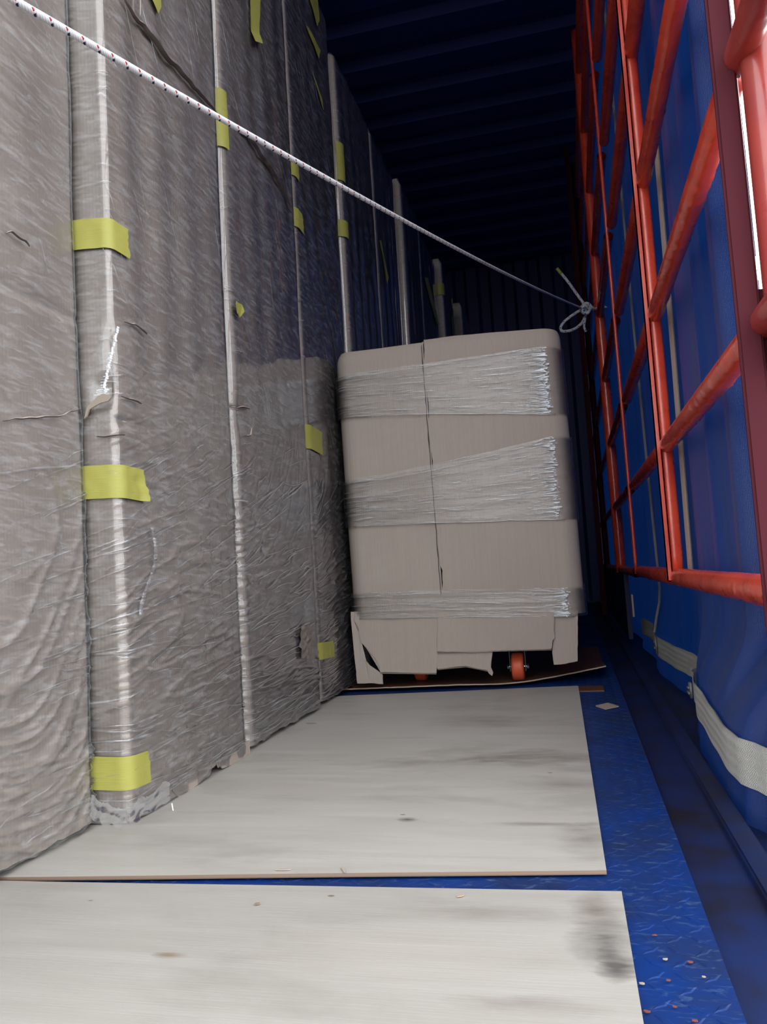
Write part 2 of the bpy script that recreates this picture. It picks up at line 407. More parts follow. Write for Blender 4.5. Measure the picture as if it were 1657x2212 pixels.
# brown hardboard under the dolly, right end curling up
def hb(x, y):
    k = max(0, (x+.30)/.38); e = .007+.045*k*k*max(0, 1-(y-2.5)/.5)
    return e+.006*max(0, math.sin((x+.8)*5))*max(0, 1-(y-2.5)*2)
bm = bmesh.new()
def hbe(x): return interp([(-.9, 2.50), (-.55, 2.475), (-.3, 2.50), (.08, 2.60)], x)+.006*nz(x*30, 0, 0)
for dz in (0, .004):
    grid(bm, lambda x, s: Vector((x, hbe(x)+s*.9, hb(x, hbe(x)+s*.9)+dz)), lin(-.79, .075, 60), lin(0, 1, 14))
grid(bm, lambda x, s: Vector((x, hbe(x), hb(x, hbe(x))+s)), lin(-.79, .075, 60), (0, .004), 1)
for i in range(26):                                         # splintered near-left edge
    x = random.uniform(-.80, -.5); y = hbe(x); l = random.uniform(.008, .03)
    a = random.uniform(-2.4, -.7); z = hb(x, y)+.003
    v1 = bm.verts.new((x, y+.004, z)); v2 = bm.verts.new((x+.003, y+.004, z)); v3 = bm.verts.new((x+math.cos(a)*l, y+math.sin(a)*l*.6, z+.003)); f = bm.faces.new((v1, v2, v3)); f.material_index = 1
o = obj('hardboard_sheet', bm, None, mats=[BROWN, RAWEDGE], smooth='keep'); tag(o, 'brown hardboard sheet with frayed edge beneath the box on castors, right end curled up', 'board')
bm = bmesh.new(); box(bm, (-.10, 2.38, .0005), (.058, 2.47, .004)); bm2 = obj('hardboard_offcut', bm, BROWN); tag(bm2, 'small brown board offcut peeping out right of the far plywood edge', 'board')
# cardboard scrap on the blue floor
bm = bmesh.new(); plate(bm, [tuple(at(u, v, z=.003).xy) for u, v in ((1287, 1525), (1313, 1519), (1337, 1526), (1308, 1532))], .003, lambda a, b, d: Vector((a, b, .0015+d)))
tag(obj('cardboard_scrap', bm, CARD_IN), 'diamond shaped cardboard scrap on the blue tread floor', 'scrap')
# wood chips on the boards
for i, (u, v, l, a, lab) in enumerate(((742, 1880, .022, 2.0, 'pale splinter on far plywood sheet near its front edge, centre'), (612, 1880, .02, .1, 'thin flat chip on far plywood sheet left of the pale splinter'), (995, 1937, .009, .5, 'brown chip on back edge of nearest plywood sheet'),
        (556, 1954, .007, .2, 'tiny dark chip near the back edge of nearest plywood sheet'), (673, 1563, .03, -.1, 'thin dark sliver on the far plywood near the third package'))):
    p = at(u, v, z=.009); bm = bmesh.new(); ca, sa = math.cos(a), math.sin(a)
    pts = [(p.x+x*ca-y*sa, p.y+x*sa+y*ca) for x, y in ((-l/2, -.0012), (l*.1, -.002), (l/2, 0), (l*.2, .0018), (-l*.4, .0012))]
    plate(bm, pts, .0012, lambda a_, b_, d: Vector((a_, b_, .0095+d)))
    tag(obj('wood_chip', bm, CARD_IN if i in (0, 1) else RAWEDGE if i == 2 else PLYEDGE), lab, 'wood chip')
REDF = mat('dull_orange_flake', (.20, .05, .035), .8)
# paint flakes on the bare strip of floor
for i in range(9):
    u, v = ((1415, 2020), (1437, 2072), (1490, 2078), (1445, 2118), (1388, 2125), (1398, 2185), (1457, 2175), (1520, 2110), (1500, 2205), (1480, 2030), (1530, 2195), (1450, 1990))[i]
    p = at(u, v, z=.002); bm = bmesh.new(); a = random.uniform(-.6, .6)
    pts = [(p.x+r*math.cos(k*PI/3+a)*1.5, p.y+r*math.sin(k*PI/3+a)) for k, r in enumerate([random.uniform(.0009, .0024) for _ in range(6)])]
    plate(bm, pts, .0008, lambda a_, b_, d: Vector((a_, b_, .0018+d)))
    tag(obj('paint_flake', bm, REDF if i % 3 != 1 else CARD_IN), 'orange red paint flake on the blue tread floor beside the near plywood' if i % 3 != 1 else 'pale speck of cardboard on the blue tread floor beside the near plywood', 'flake', 'orange paint flakes on the blue floor' if i % 3 != 1 else 'pale specks on the blue floor')

# ================================================================ WRAPPED PACKAGES (left row)
class Pack:
    def __init__(s, x1, y0, y1, h, r=.022, depth=1.0):
        s.x1, s.y0, s.y1, s.h, s.r, s.x0 = x1, y0, y1, h, r, x1-depth
        s.a = r*PI/4; s.L = (y1-r)-(y0+r); s.seed = random.random()*50; s.dents = []; s.wav = 1.0
    def tY(s, y): return s.a+(y-s.y0-s.r)
    def tX(s, x): return -s.a+(x-(s.x1-s.r))
    def flat(s, t):
        r = s.r
        if t < -s.a: return (s.x1-r+(t+s.a), s.y0, 0, -1)
        if t <= s.a:
            g = t/r+PI/4; return (s.x1-r+r*math.sin(g), s.y0+r-r*math.cos(g), math.sin(g), -math.cos(g))
        q = t-s.a
        if q <= s.L: return (s.x1, s.y0+r+q, 1, 0)
        q -= s.L
        if q <= PI/2*r:
            g = q/r; return (s.x1-r+r*math.cos(g), s.y1-r+r*math.sin(g), math.cos(g), math.sin(g))
        q -= PI/2*r; return (s.x1-r-q, s.y1, 0, 1)
    def disp(s, t, z):
        d = .0035*s.wav*nz(t*3+s.seed, z*1.5, 1)+.0018*s.wav*nz(t*9+s.seed, z*4, 2)
        d += .0022*math.sin(t*55+s.seed)*max(0, nz(t*2, z*.6, s.seed)+.2)*s.wav
        for (tc_, zc_, rt, rz, dep) in s.dents:
            q = ((t-tc_)/rt)**2+((z-zc_)/rz)**2
            if q < 4: d -= dep*math.exp(-q*2)
        # a skew lean of the wrapped edge
        return d
    def P(s, t, z, off=0.0):
        x, y, a, b = s.flat(t); d = s.disp(t, z)+off
        # rounded top
        top = s.h
        if z > top-.03:
            k = (z-(top-.03))/.03; d -= .02*(1-math.sqrt(max(0, 1-k*k)))
        return Vector((x+a*d, y+b*d, z))
    def tmax(s): return s.a+s.L+PI/2*s.r+.06
PK = []
def make_pack(x1, y0, y1, h, label, r=.022, dents=(), bottom=None, film_on=True, wr=(60, 60), wav=1.0, fine=True):
    p = Pack(x1, y0, y1, h, r); p.dents = list(dents); p.wav = wav; p.wamp = 1.6 if y0 < 1 else 1.0
    o = empty('wrapped_package', ((x1-.5), (y0+y1)/2, 0), label, 'package', 'tall cardboard packages in the left row'); p.o = o
    bm = bmesh.new(); nt_ = 60 if fine else 26
    ts = lin(-.5, -.12, 4)+lin(-.10, -p.a, 8)+lin(-p.a*.8, p.a, 8)+lin(p.a+.006, p.a+p.L, nt_)+lin(p.a+p.L+.006, p.tmax(), 8)
    zs = lin(0, 1, 150 if fine else 60)
    def zb(t): return bottom(t) if bottom else .018+.006*nz(t*20, p.seed, 3)
    g = grid(bm, lambda t, s: p.P(t, zb(t)+(p.h-zb(t))*s), ts, zs)
    bm.faces.new([c[-1] for c in g])
    obj('cardboard_wrap', bm, CARD, o, smooth=True)
    # core block inside, so the wrap is closed and stands on its skid
    bm = bmesh.new(); box(bm, (x1-.98, y0+.012, .05), (x1-.012, y1-.012, h-.02)); obj('core', bm, CARD, o)
    bm = bmesh.new()
    bm.free()
    for yy in (y0+.05, y1-.09): bm = bmesh.new(); box(bm, (x1-.95, yy, .0102), (x1-.09, yy+.04, .05)); obj('skid', bm, BLACK, o)
    if film_on:
        bm = bmesh.new()
        ts2 = lin(-.3, -.09, 3)+lin(-.07, -p.a, 6)+lin(-p.a*.8, p.a, 6)+lin(p.a+.004, p.a+p.L, 110 if fine else 26)+lin(p.a+p.L+.006, p.tmax()-.02, 5)
        def fp(t, s):
            z = zb(t)-.004*nz(t*40, 1, p.seed)+(p.h-zb(t))*s
            lo = max(0, 1-z/.5)
            e = .0035+.0015*nz(t*14, z*9, p.seed)
            if z < .85:
                th = .04+.75*max(0, z-.15)+.25*nz(t*2, z*2, p.seed); q = -t*math.sin(th)+z*math.cos(th); l = t*math.cos(th)+z*math.sin(th)
                a1 = 1-min(1, abs(nz(l*5, q*42, p.seed))*5); a2 = 1-min(1, abs(nz(l*8+9, q*85, p.seed))*5)
                e += p.wamp*(.0030*a1*a1+.0014*a2*a2)*max(0, min(1, (.85-z)/.35))*(.4+1.2*max(0, nz(l*2, q*5, p.seed+3)+.35))
            return p.P(t, z, e)
        grid(bm, fp, ts2, (lin(0, .34, 330)+lin(.345, 1, 90)) if fine else lin(0, 1, 60))
        fo = obj('stretch_film', bm, FILM_A if y0 < 1 else FILM, o, smooth=True)
        # tension wrinkles: raised ridges of the film
        bm = bmesh.new()
        def ridge(t, z, L, ang, w_, hh, bend=0):
            n = 9; prev = None
            for i in range(n+1):
                q = i/n-.5; a = ang+bend*q
                tt = t+math.cos(a)*L*q; z2 = z+math.sin(a)*L*q+.004*nz(t*30, q*4, z*9)
                if z2 < .03 or z2 > p.h-.04: prev = None; continue
                k = math.sin(PI*i/n)**.5; px2, pz2 = -math.sin(a)*w_*k, math.cos(a)*w_*k
                if tt > p.a+p.L+.02 or tt < -.1: prev = None; continue
                e = .0068
                row = [bm.verts.new(p.P(tt-px2, z2-pz2, e)), bm.verts.new(p.P(tt, z2, e+hh*k)), bm.verts.new(p.P(tt+px2, z2+pz2, e))]
                if prev:
                    bm.faces.new((prev[0], row[0], row[1], prev[1])); bm.faces.new((prev[1], row[1], row[2], prev[2]))
                prev = row
        R = random.Random(int(p.seed*1000))
        for i in range(wr[0]):
            z = .03+.62*R.random()**1.6; t = R.uniform(-.06, p.a+p.L)
            ridge(t, z, R.uniform(.06, .26), R.gauss(.04+.75*max(0, z-.15), .07), R.uniform(.0006, .0017), R.uniform(.0006, .0019), R.uniform(-.2, .2))
        for i in range(wr[1]):
            z = R.uniform(.5, p.h); t = R.uniform(0, p.a+p.L)
            ridge(t, z, R.uniform(.04, .18), R.gauss(-1.05 if z > .8 else .3, .12), R.uniform(.0003, .0007), R.uniform(.0003, .0008), R.uniform(-.1, .1))
        for i in range(wr[1]):                            # short cross ridges on the wrapped corner
            z = R.uniform(.1, p.h); ridge(R.uniform(-.02, .03), z, R.uniform(.015, .05), R.gauss(.05, .15), R.uniform(.0008, .0016), R.uniform(.0008, .002))
        w_o = obj('film_wrinkle', bm, FILM_W, fo, kind='stuff', smooth='keep')
    PK.append(p); return p
def tape(p, t0, t1, z0, z1, skew=0, torn=True, label=None, curl=False):
    bm = bmesh.new(); R = random.Random(int((t0+z0)*9999))
    nt2 = max(6, int((t1-t0)/.006)); nzv = 8
    rag = [R.uniform(-1, 1)*.0035 for _ in range(nzv+1)]
    def f(u, v):
        t = t0+(t1-t0)*u; z = z0+(z1-z0)*v+skew*u
        if torn and u > .97: t += rag[int(round(v*nzv))]+.006*(1-v)
        e = .0082+.0008*nz(t*60, z*50, 1)
        if curl and u > .9: e += .008*(u-.9)*10*(1-v)
        return p.P(t, z, e)
    grid(bm, f, lin(0, 1, nt2), lin(0, 1, nzv))
    return obj('tape_strip', bm, TAPE, p.o, smooth=True)
def zat(p, u, v, face='x'): return at(u, v, x=p.x1).z if face == 'x' else at(u, v, y=p.y0).z

# --- A, the nearest
A = make_pack(-.770, .30, 1.133, 2.42, 'nearest wrapped cardboard package, cut off by the left edge of the photo', r=.010, wr=(130, 24), wav=1.6,
    dents=[(.95-.3, 1.0, .10, .02, .004), (.72, .83, .2, .01, .004), (.70, 1.27, .15, .02, .005)], bottom=lambda t: .016+.005*nz(t*9, 3, 1)+.004*nz(t*40, 3, 1))
# --- B, with the torn corner and three broad tapes
zt = at(222, 862, x=-.70).z
def bB(t):
    base = .012+.02*max(0, min(1, (.14-abs(t-.0))/.14))*0
    return .010+.014*abs(nz(t*14, 8, 1))+(.012*(1 if math.sin(t*70) > .2 else 0) if t > .14 else 0)
B = make_pack(-.712, 1.145, 1.600, 2.42, 'second wrapped package with torn corner and three broad yellow tapes', r=.012, wr=(150, 60), wav=1.1,
    dents=[(-.012, zt+.03, .03, .035, .010), (.03, zt-.02, .05, .012, .006), (.05, zt+.16, .05, .010, .005), (.0, zt+.09, .015, .08, .006), (.05, zt-.12, .03, .01, .004)], bottom=bB)
# --- C
C_ = make_pack(-.722, 1.645, 2.150, 2.42, 'third wrapped package with a dented edge, before the gap to the fourth', r=.022, wr=(150, 60), wav=.9,
    dents=[(.03, at(520, 900, x=-.72).z, .03, .05, .006), (.01, at(512, 880, x=-.72).z, .03, .006, .006)])
# --- D
D_ = make_pack(-.738, 2.195, 2.690, 2.46, 'fourth wrapped package, its foot beside the frayed hardboard', r=.022, wr=(120, 50), wav=.8)
far = [(-.737, 2.760, 3.290, 2.38, 'fifth wrapped package with rounded top, rising behind the box on castors'),
       (-.740, 3.330, 3.800, 2.40, 'sixth wrapped package in the row, dark and glossy'),
       (-.715, 3.850, 4.300, 2.41, 'seventh wrapped package in the row, thin lit edge crossing the rope'),
       (-.720, 4.350, 4.900, 2.38, 'eighth wrapped package in the row, narrow yellowish edge under the rope'),
       (-.690, 5.000, 5.420, 2.42, 'ninth wrapped package in the row, bright film edges'),
       (-.690, 6.000, 6.50, 2.45, 'last wrapped package in the row, farthest and lowest in view')]
FARP = [make_pack(x, a, b, h, l, r=.024 if i == 0 else .018, wr=(30, 25), wav=.8, fine=(i == 0)) for i, (x, a, b, h, l) in enumerate(far)]
E_ = FARP[0]

# tapes ------------------------------------------------------------
def tp(p, u, v): q = at(u, v, x=p.x1); return p.tY(q.y), q.z
def ztop(p, u, v): return at(u, v, x=p.x1).z
for (ur, v0, v1, vr0, vr1) in ((268, 467, 532, 467, 540), (302, 1003, 1075, 1012, 1082), (313, 1630, 1702, 1640, 1716)):
    q0 = at(240, v0, y=B.y0+.002).z; q1_ = at(240, v1, y=B.y0+.002).z
    t1, _ = tp(B, ur, (v0+v1)/2)
    tape(B, -.066, t1, q1_, q0, skew=-.004, curl=(ur == 302))
def facetape(p, pts, curl=0, m=TAPE):
    """irregular strip of tape stuck on the aisle face; corners in photograph pixels on that face"""
    P4 = [tp(p, *q) for q in pts]; bm = bmesh.new()
    def f(u, v):
        a = [P4[0][i]+(P4[1][i]-P4[0][i])*u for i in (0, 1)]; b = [P4[3][i]+(P4[2][i]-P4[3][i])*u for i in (0, 1)]
        t, z = a[0]+(b[0]-a[0])*v, a[1]+(b[1]-a[1])*v
        return p.P(t+.002*nz(v*9, u*5, t), z, .0085+curl*max(0, v-.8)*5*.02)
    grid(bm, f, lin(0, 1, 4), lin(0, 1, 16)); return obj('tape_strip', bm, m, p.o, smooth=True)
facetape(B, ((304, -30), (338, -30), (340, 18), (332, 32)))
facetape(C_, ((534, -30), (556, -30), (552, 98), (536, 92)), .6)
# C corner tape (two overlapping pieces) and dangling scrap
for v0, v1, a, b in ((205, 262, -.035, .02), (240, 322, -.035, .022)):
    tape(C_, a, b, ztop(C_, 485, v1), ztop(C_, 485, v0), torn=False)
bm = bmesh.new(); q = at(521, 668, x=-.70)
for pts in (((-.006, .010), (.008, .012), (.012, .002), (.003, -.012), (-.004, -.004)), ((-.010, .004), (-.002, .014), (.004, .002), (-.004, -.008))):
    plate(bm, pts, .0015, lambda a, b, d: q+Vector((d+abs(a)*.6-.01, a*2, b*1.4)))
obj('tape_curl', bm, TAPE, C_.o)
# D face slivers, corner tapes
facetape(D_, ((655, -30), (680, -30), (686, 45), (681, 58))); facetape(D_, ((656, 55), (662, 60), (688, 110), (685, 128)))
facetape(D_, ((664, 137), (668, 150), (692, 215), (694, 238)))
for v0, v1, a, b in ((375, 403, -.004, .03), (464, 502, -.035, .05), (910, 962, -.03, .12), (1400, 1440, -.01, .12)):
    tape(D_, a, b, ztop(D_, 650, v1), ztop(D_, 650, v0), skew=-.006)
for v0, v1, a, b in ((330, 403, -.008, .03), (480, 513, -.04, .03)):
    tape(E_, a, b, ztop(E_, 745, v1), ztop(E_, 745, v0), torn=False)
facetape(FARP[1], ((817, 520), (820, 520), (836, 600), (834, 615)))
facetape(FARP[3], ((914, 600), (922, 600), (946, 705), (940, 700)))
tape(FARP[4], -.03, .03, ztop(FARP[4], 945, 612), ztop(FARP[4], 945, 590), torn=False)
facetape(FARP[4], ((972, 680), (978, 690), (990, 735), (976, 740)))
facetape(FARP[4], ((975, 640), (980, 640), (984, 690), (974, 690)))

# diagonal torn overlap of a second cardboard layer high on B, C and D
def overlap(p, pts, name='overlap_edge', w=.0):
    """ragged raised lip following the pixels pts on the aisle face, a dark slit under it"""
    tz = [tp(p, *q) for q in pts]; path = []
    for (a, b) in zip(tz, tz[1:]):
        for i in range(14): path.append((a[0]+(b[0]-a[0])*i/14, a[1]+(b[1]-a[1])*i/14))
    path.append(tz[-1]); bm = bmesh.new(); prev = None; prev2 = None
    for i, (t, z) in enumerate(path):
        k = math.sin(PI*min(1, max(0, i/(len(path)-1))))**.5
        r = .004*nz(t*40, z*30, 1); ww = (.004+.012*abs(nz(t*11, z*9, 4)))*k
        if name == 'crease': ww *= .22
        hk = .009 if name != 'crease' else .0025
        row = [bm.verts.new(p.P(t, z+ww*1.6+r, .0085)), bm.verts.new(p.P(t, z+.001+r, .0092+hk*k)), bm.verts.new(p.P(t, z-ww*.35+r, .0086))]
        if prev:
            f = bm.faces.new((prev[0], row[0], row[1], prev[1])); f.material_index = 0
            f = bm.faces.new((prev[1], row[1], row[2], prev[2])); f.material_index = 1
        prev = row
    return obj(name, bm, None, p.o, mats=[CARD, DARKCARD], smooth='keep')
overlap(B, ((252, -10), (278, 40), (300, 60), (322, 92), (345, 125), (375, 155), (400, 185), (440, 225), (462, 250)))
overlap(B, ((294, -10), (295, 40)), 'crease')
overlap(C_, ((500, 270), (530, 300), (560, 345), (595, 400), (622, 450)))
overlap(D_, ((655, 440), (690, 500), (710, 530)), 'crease')
overlap(A, ((0, 508), (12, 506), (40, 522), (50, 536)), 'crease')
overlap(A, ((-5, 910), (60, 905), (110, 903), (165, 885)), 'crease')
overlap(B, ((262, 698), (285, 704), (305, 718), (312, 724)), 'crease'); overlap(B, ((258, 858), (280, 868), (297, 872)), 'crease')
overlap(B, ((232, 937), (250, 941), (262, 944)), 'crease')
overlap(C_, ((503, 880), (520, 882), (532, 884)), 'crease'); overlap(C_, ((525, 945), (533, 940), (537, 925)), 'crease')
# B: torn flap at the corner, opened edge with taut film bridging it
bm = bmesh.new(); zt0 = at(205, 885, y=1.145).z
poly = []
for (u, v) in ((182, 905), (192, 880), (207, 868), (218, 858), (232, 852), (246, 860), (238, 868), (222, 872), (206, 880), (196, 886), (188, 900)):
    q = at(u, v, y=1.133); poly.append((q.x, q.z))
plate(bm, poly, .003, lambda a, b, d: Vector((a, 1.131-d-.25*(b-zt0), b)))
obj('torn_flap', bm, CARD_IN, B.o)
bm = bmesh.new(); poly = []
for (u, v) in ((183, 900), (189, 884), (200, 880), (197, 889), (190, 896)):
    q = at(u, v, y=1.1385); poly.append((q.x, q.z))
plate(bm, poly, .001, lambda a, b, d: Vector((a, 1.1375-d, b))); obj('tear_hole', bm, DARKCARD, B.o)
bm = bmesh.new(); prev = None                           # taut film pleat down the corner, its highlight painted in white
for i in range(121):
    s = i/120; u = 254+(-35)*s+3.5*nz(s*17, 1, 1)+(4 if s > .9 else 0); v = 705+s*148
    q = at(u, v, y=1.129-.004*s); wd = (.0005+.0034*abs(nz(s*31, 2, 3)))*(1+2.2*max(0, s-.7)*3.3*(1-max(0, s-.95)*12))
    row = [bm.verts.new(q+Vector((-wd, .003, 0))), bm.verts.new(q+Vector((0, -.001, 0))), bm.verts.new(q+Vector((wd, .004, 0)))]
    if prev: bm.faces.new((prev[0], row[0], row[1], prev[1])); bm.faces.new((prev[1], row[1], row[2], prev[2]))
    prev = row
for i in range(26):
    s = random.random()**.5; q = at(254-35*s, 705+s*148, y=1.128); L = random.uniform(.002, .009)*(1+1.5*(s > .75)); z = random.uniform(-.0006, .0006)
    v1 = bm.verts.new(q+Vector((-L*.6, 0, .0007))); v2 = bm.verts.new(q+Vector((-L*.6, -.0005, -.0004))); v3 = bm.verts.new(q+Vector((L, .001, z))); bm.faces.new((v1, v2, v3))
PLEAT = mat('white_film_and_glint', (.78, .80, .84), .12, spec=.9); obj('film_pleat', bm, PLEAT, B.o, smooth='keep')  # opaque near-white film, its colour also carries the glints
# B: crumpled film and ragged cardboard hanging at the foot
bm = bmesh.new()
fp = [at(u, v, x=-.685) for u, v in ((202, 1762), (235, 1785), (270, 1790), (300, 1775), (330, 1752), (372, 1730))]
def fpath(s):
    k = s*(len(fp)-1); i = min(int(k), len(fp)-2); return fp[i].lerp(fp[i+1], k-i)
def crum(u, v):
    p = fpath(u); k = (v*.9+.1)*(.030+.022*nz(u*7, 2, 2))
    return Vector((p.x+.006*nz(u*9, v*3, 1)*(1-v)+.0025*nz(u*26, v*2, 3), p.y-.004-.004*(1-v), max(.010, p.z+k+.004*nz(u*30, 1, 1)+.010*nz(u*9, v*.5, 7)*(1-v))))
grid(bm, crum, lin(0, 1, 50), lin(0, 1, 12)); obj('loose_film', bm, film('loose_clear_film', .45, .13, .3, .2), B.o, smooth=True)
bm = bmesh.new(); q = at(371, 1735, x=-.68); tube(bm, [q, q+Vector((.002, 0, -.012)), q+Vector((-.001, .003, -.022)), q+Vector((.003, .004, -.034))], .0012, 6); obj('film_shred', bm, PLEAT, B.o, smooth=True)
def foot_scraps(p, lst):
    for pts in lst:
        bm = bmesh.new(); plate(bm, [((lambda q: (q.y, q.z))(at(u, v, x=p.x1+.002))) for u, v in pts], .003, lambda a, b, d: Vector((p.x1+.003-d, a, b)))
        obj('torn_strip', bm, CARD, p.o)
foot_scraps(B, [((372, 1690), (440, 1640), (447, 1672), (432, 1690), (420, 1700), (418, 1712), (400, 1722), (385, 1722), (372, 1708)), ((475, 1645), (480, 1660), (500, 1652), (520, 1640), (540, 1628), (538, 1600), (480, 1630))])
# C: dark crumpled patch near its foot
bm = bmesh.new()
def cp(u, v):
    a = 2*PI*u; t, z = tp(C_, 652, 1388); r = v*(.045+.02*nz(math.cos(a)*2, math.sin(a)*2, 5))
    return C_.P(t+r*math.cos(a)*1.1+.01, z+r*math.sin(a)*1.0, .010+.006*nz(t+r*math.cos(a)*80, r*math.sin(a)*90, 2))
grid(bm, cp, lin(0, 1, 40), lin(0, 1, 10)); obj('crumpled_patch', bm, mat('scuffed_cardboard', (.20, .165, .14), .7), C_.o, smooth='keep')
# B: knotted twist of film low on its aisle face
bm = bmesh.new(); prev = None
for i in range(90):
    s = i/89; t, z = tp(B, 318+12*math.sin(s*5)-14*s, 1140+s*190); wd = .004+.005*abs(nz(s*17, 3, 1)); e = .010+.010*abs(nz(s*26, 7, 4))
    row = [bm.verts.new(B.P(t-wd, z, .0088)), bm.verts.new(B.P(t, z+.004*nz(s*60, 1, 1), e)), bm.verts.new(B.P(t+wd, z, .0088))]
    if prev: bm.faces.new((prev[0], row[0], row[1], prev[1])); bm.faces.new((prev[1], row[1], row[2], prev[2]))
    prev = row
obj('film_twist', bm, FILM_W, B.o, smooth='keep')

# ================================================================ BOX ON CASTORS
XL, XR, YF, YK, RR = -.712, .018, 2.450, 3.15, .055
bx = empty('boxed_trolley', ((XL+XR)/2, (YF+YK)/2, 0), 'low wide cardboard wrapped box on orange castors with three film bands', 'box')
half = (XR-XL)/2-RR; mid = (XL+XR)/2; AR = RR*PI/2
def cflat(t):
    if abs(t) <= half: return (mid+t, YF, 0, -1)
    s = 1 if t > 0 else -1; q = abs(t)-half
    if q <= AR: g = q/RR; return (mid+s*(half+RR*math.sin(g)), YF+RR-RR*math.cos(g), s*math.sin(g), -math.cos(g))
    q -= AR; return (mid+s*(half+RR), YF+RR+q, s, 0)
def cP(t, z, off=0.0):
    x, y, a, b = cflat(t)
    d = .003*nz(t*4, z*3, 4)+off
    k = max(0, (z-1.075)/.035); d -= .012*k*k if k < 1.4 else .02
    lean = .014*(1.1-z)/1.1*(-1 if t > 0 else 1)*0
    return Vector((x+a*d+.012*(.6-z), y+b*d, z))
SEAM = at(928, 900, y=YF).x-mid
def ctop(t): return (1.112+.004*nz(t*7, 1, 1)) if t < SEAM else (1.122-.018*max(0, (t-SEAM-.1))/.3+.003*nz(t*9, 2, 2))
def cz(u, v): return at(u, v, y=YF).z
tsF = lin(-half-AR-.62, -half-AR, 6)+lin(-half-AR*.9, -half, 10)+lin(-half+.01, SEAM, 24)
tsR = lin(SEAM, half, 30)+lin(half+AR*.1, half+AR, 10)+lin(half+AR+.05, half+AR+.62, 6)
ZB = cz(1000, 1330)
bm = bmesh.new()
g = grid(bm, lambda t, s: cP(t, ZB-.01+(ctop(t)-ZB+.01)*s), tsF, lin(0, 1, 70))
tl_ = [c[-1] for c in g]
obj('cardboard_wrap', bm, CARD_F, bx, smooth=True)
bm = bmesh.new()
def seam_off(z): return .0035*nz(z*9, 3, 3)+.0015*nz(z*40, 3, 3)
g2 = grid(bm, lambda t, s: cP(t+(seam_off(s*1.1)*2 if t == tsR[0] else 0), ZB-.01+(ctop(t+.001)-ZB+.01)*s, .004), tsR, lin(0, 1, 70))
grid(bm, lambda o_, s: cP(SEAM+seam_off(s*1.1)*2, ZB-.01+(ctop(SEAM+.01)-ZB+.01)*s, o_), (.004, -.001), lin(0, 1, 70))
obj('cardboard_overlap', bm, CARD_F, bx, smooth='keep')
# ragged dark split along the seam
bm = bmesh.new(); prev = None
for i in range(120):
    z = .30+i/119*.80; px2 = SEAM+seam_off((z-ZB)/.9*1.1)*0-.004
    wd = .0012+.006*max(0, nz(z*17, 5, 5)-.05)*(2.0 if .82 < z < .95 else .5)
    row = [bm.verts.new(cP(px2-wd+.002*nz(z*25, 1, 1), z, .0052)), bm.verts.new(cP(px2+wd*.6+.002*nz(z*25, 1, 1), z, .0056))]
    if prev: bm.faces.new((prev[0], row[0], row[1], prev[1]))
    prev = row
obj('seam_split', bm, DARKCARD, bx)
bm = bmesh.new()
tp_ = [cP(t, ctop(t)-.004) for t in tsF[6:]]+[cP(t, ctop(t)-.004) for t in tsR[:-6]]
tp_ = [Vector((XL, YK, 1.105))]+tp_+[Vector((XR, YK, 1.095))]
bm.faces.new([bm.verts.new(q) for q in tp_]); obj('top_sheet', bm, CARD_F, bx)
bm = bmesh.new(); box(bm, (XL+.03, YF+.03, .135), (XR-.04, YK-.02, 1.07)); obj('cabinet', bm, BLACK, bx)
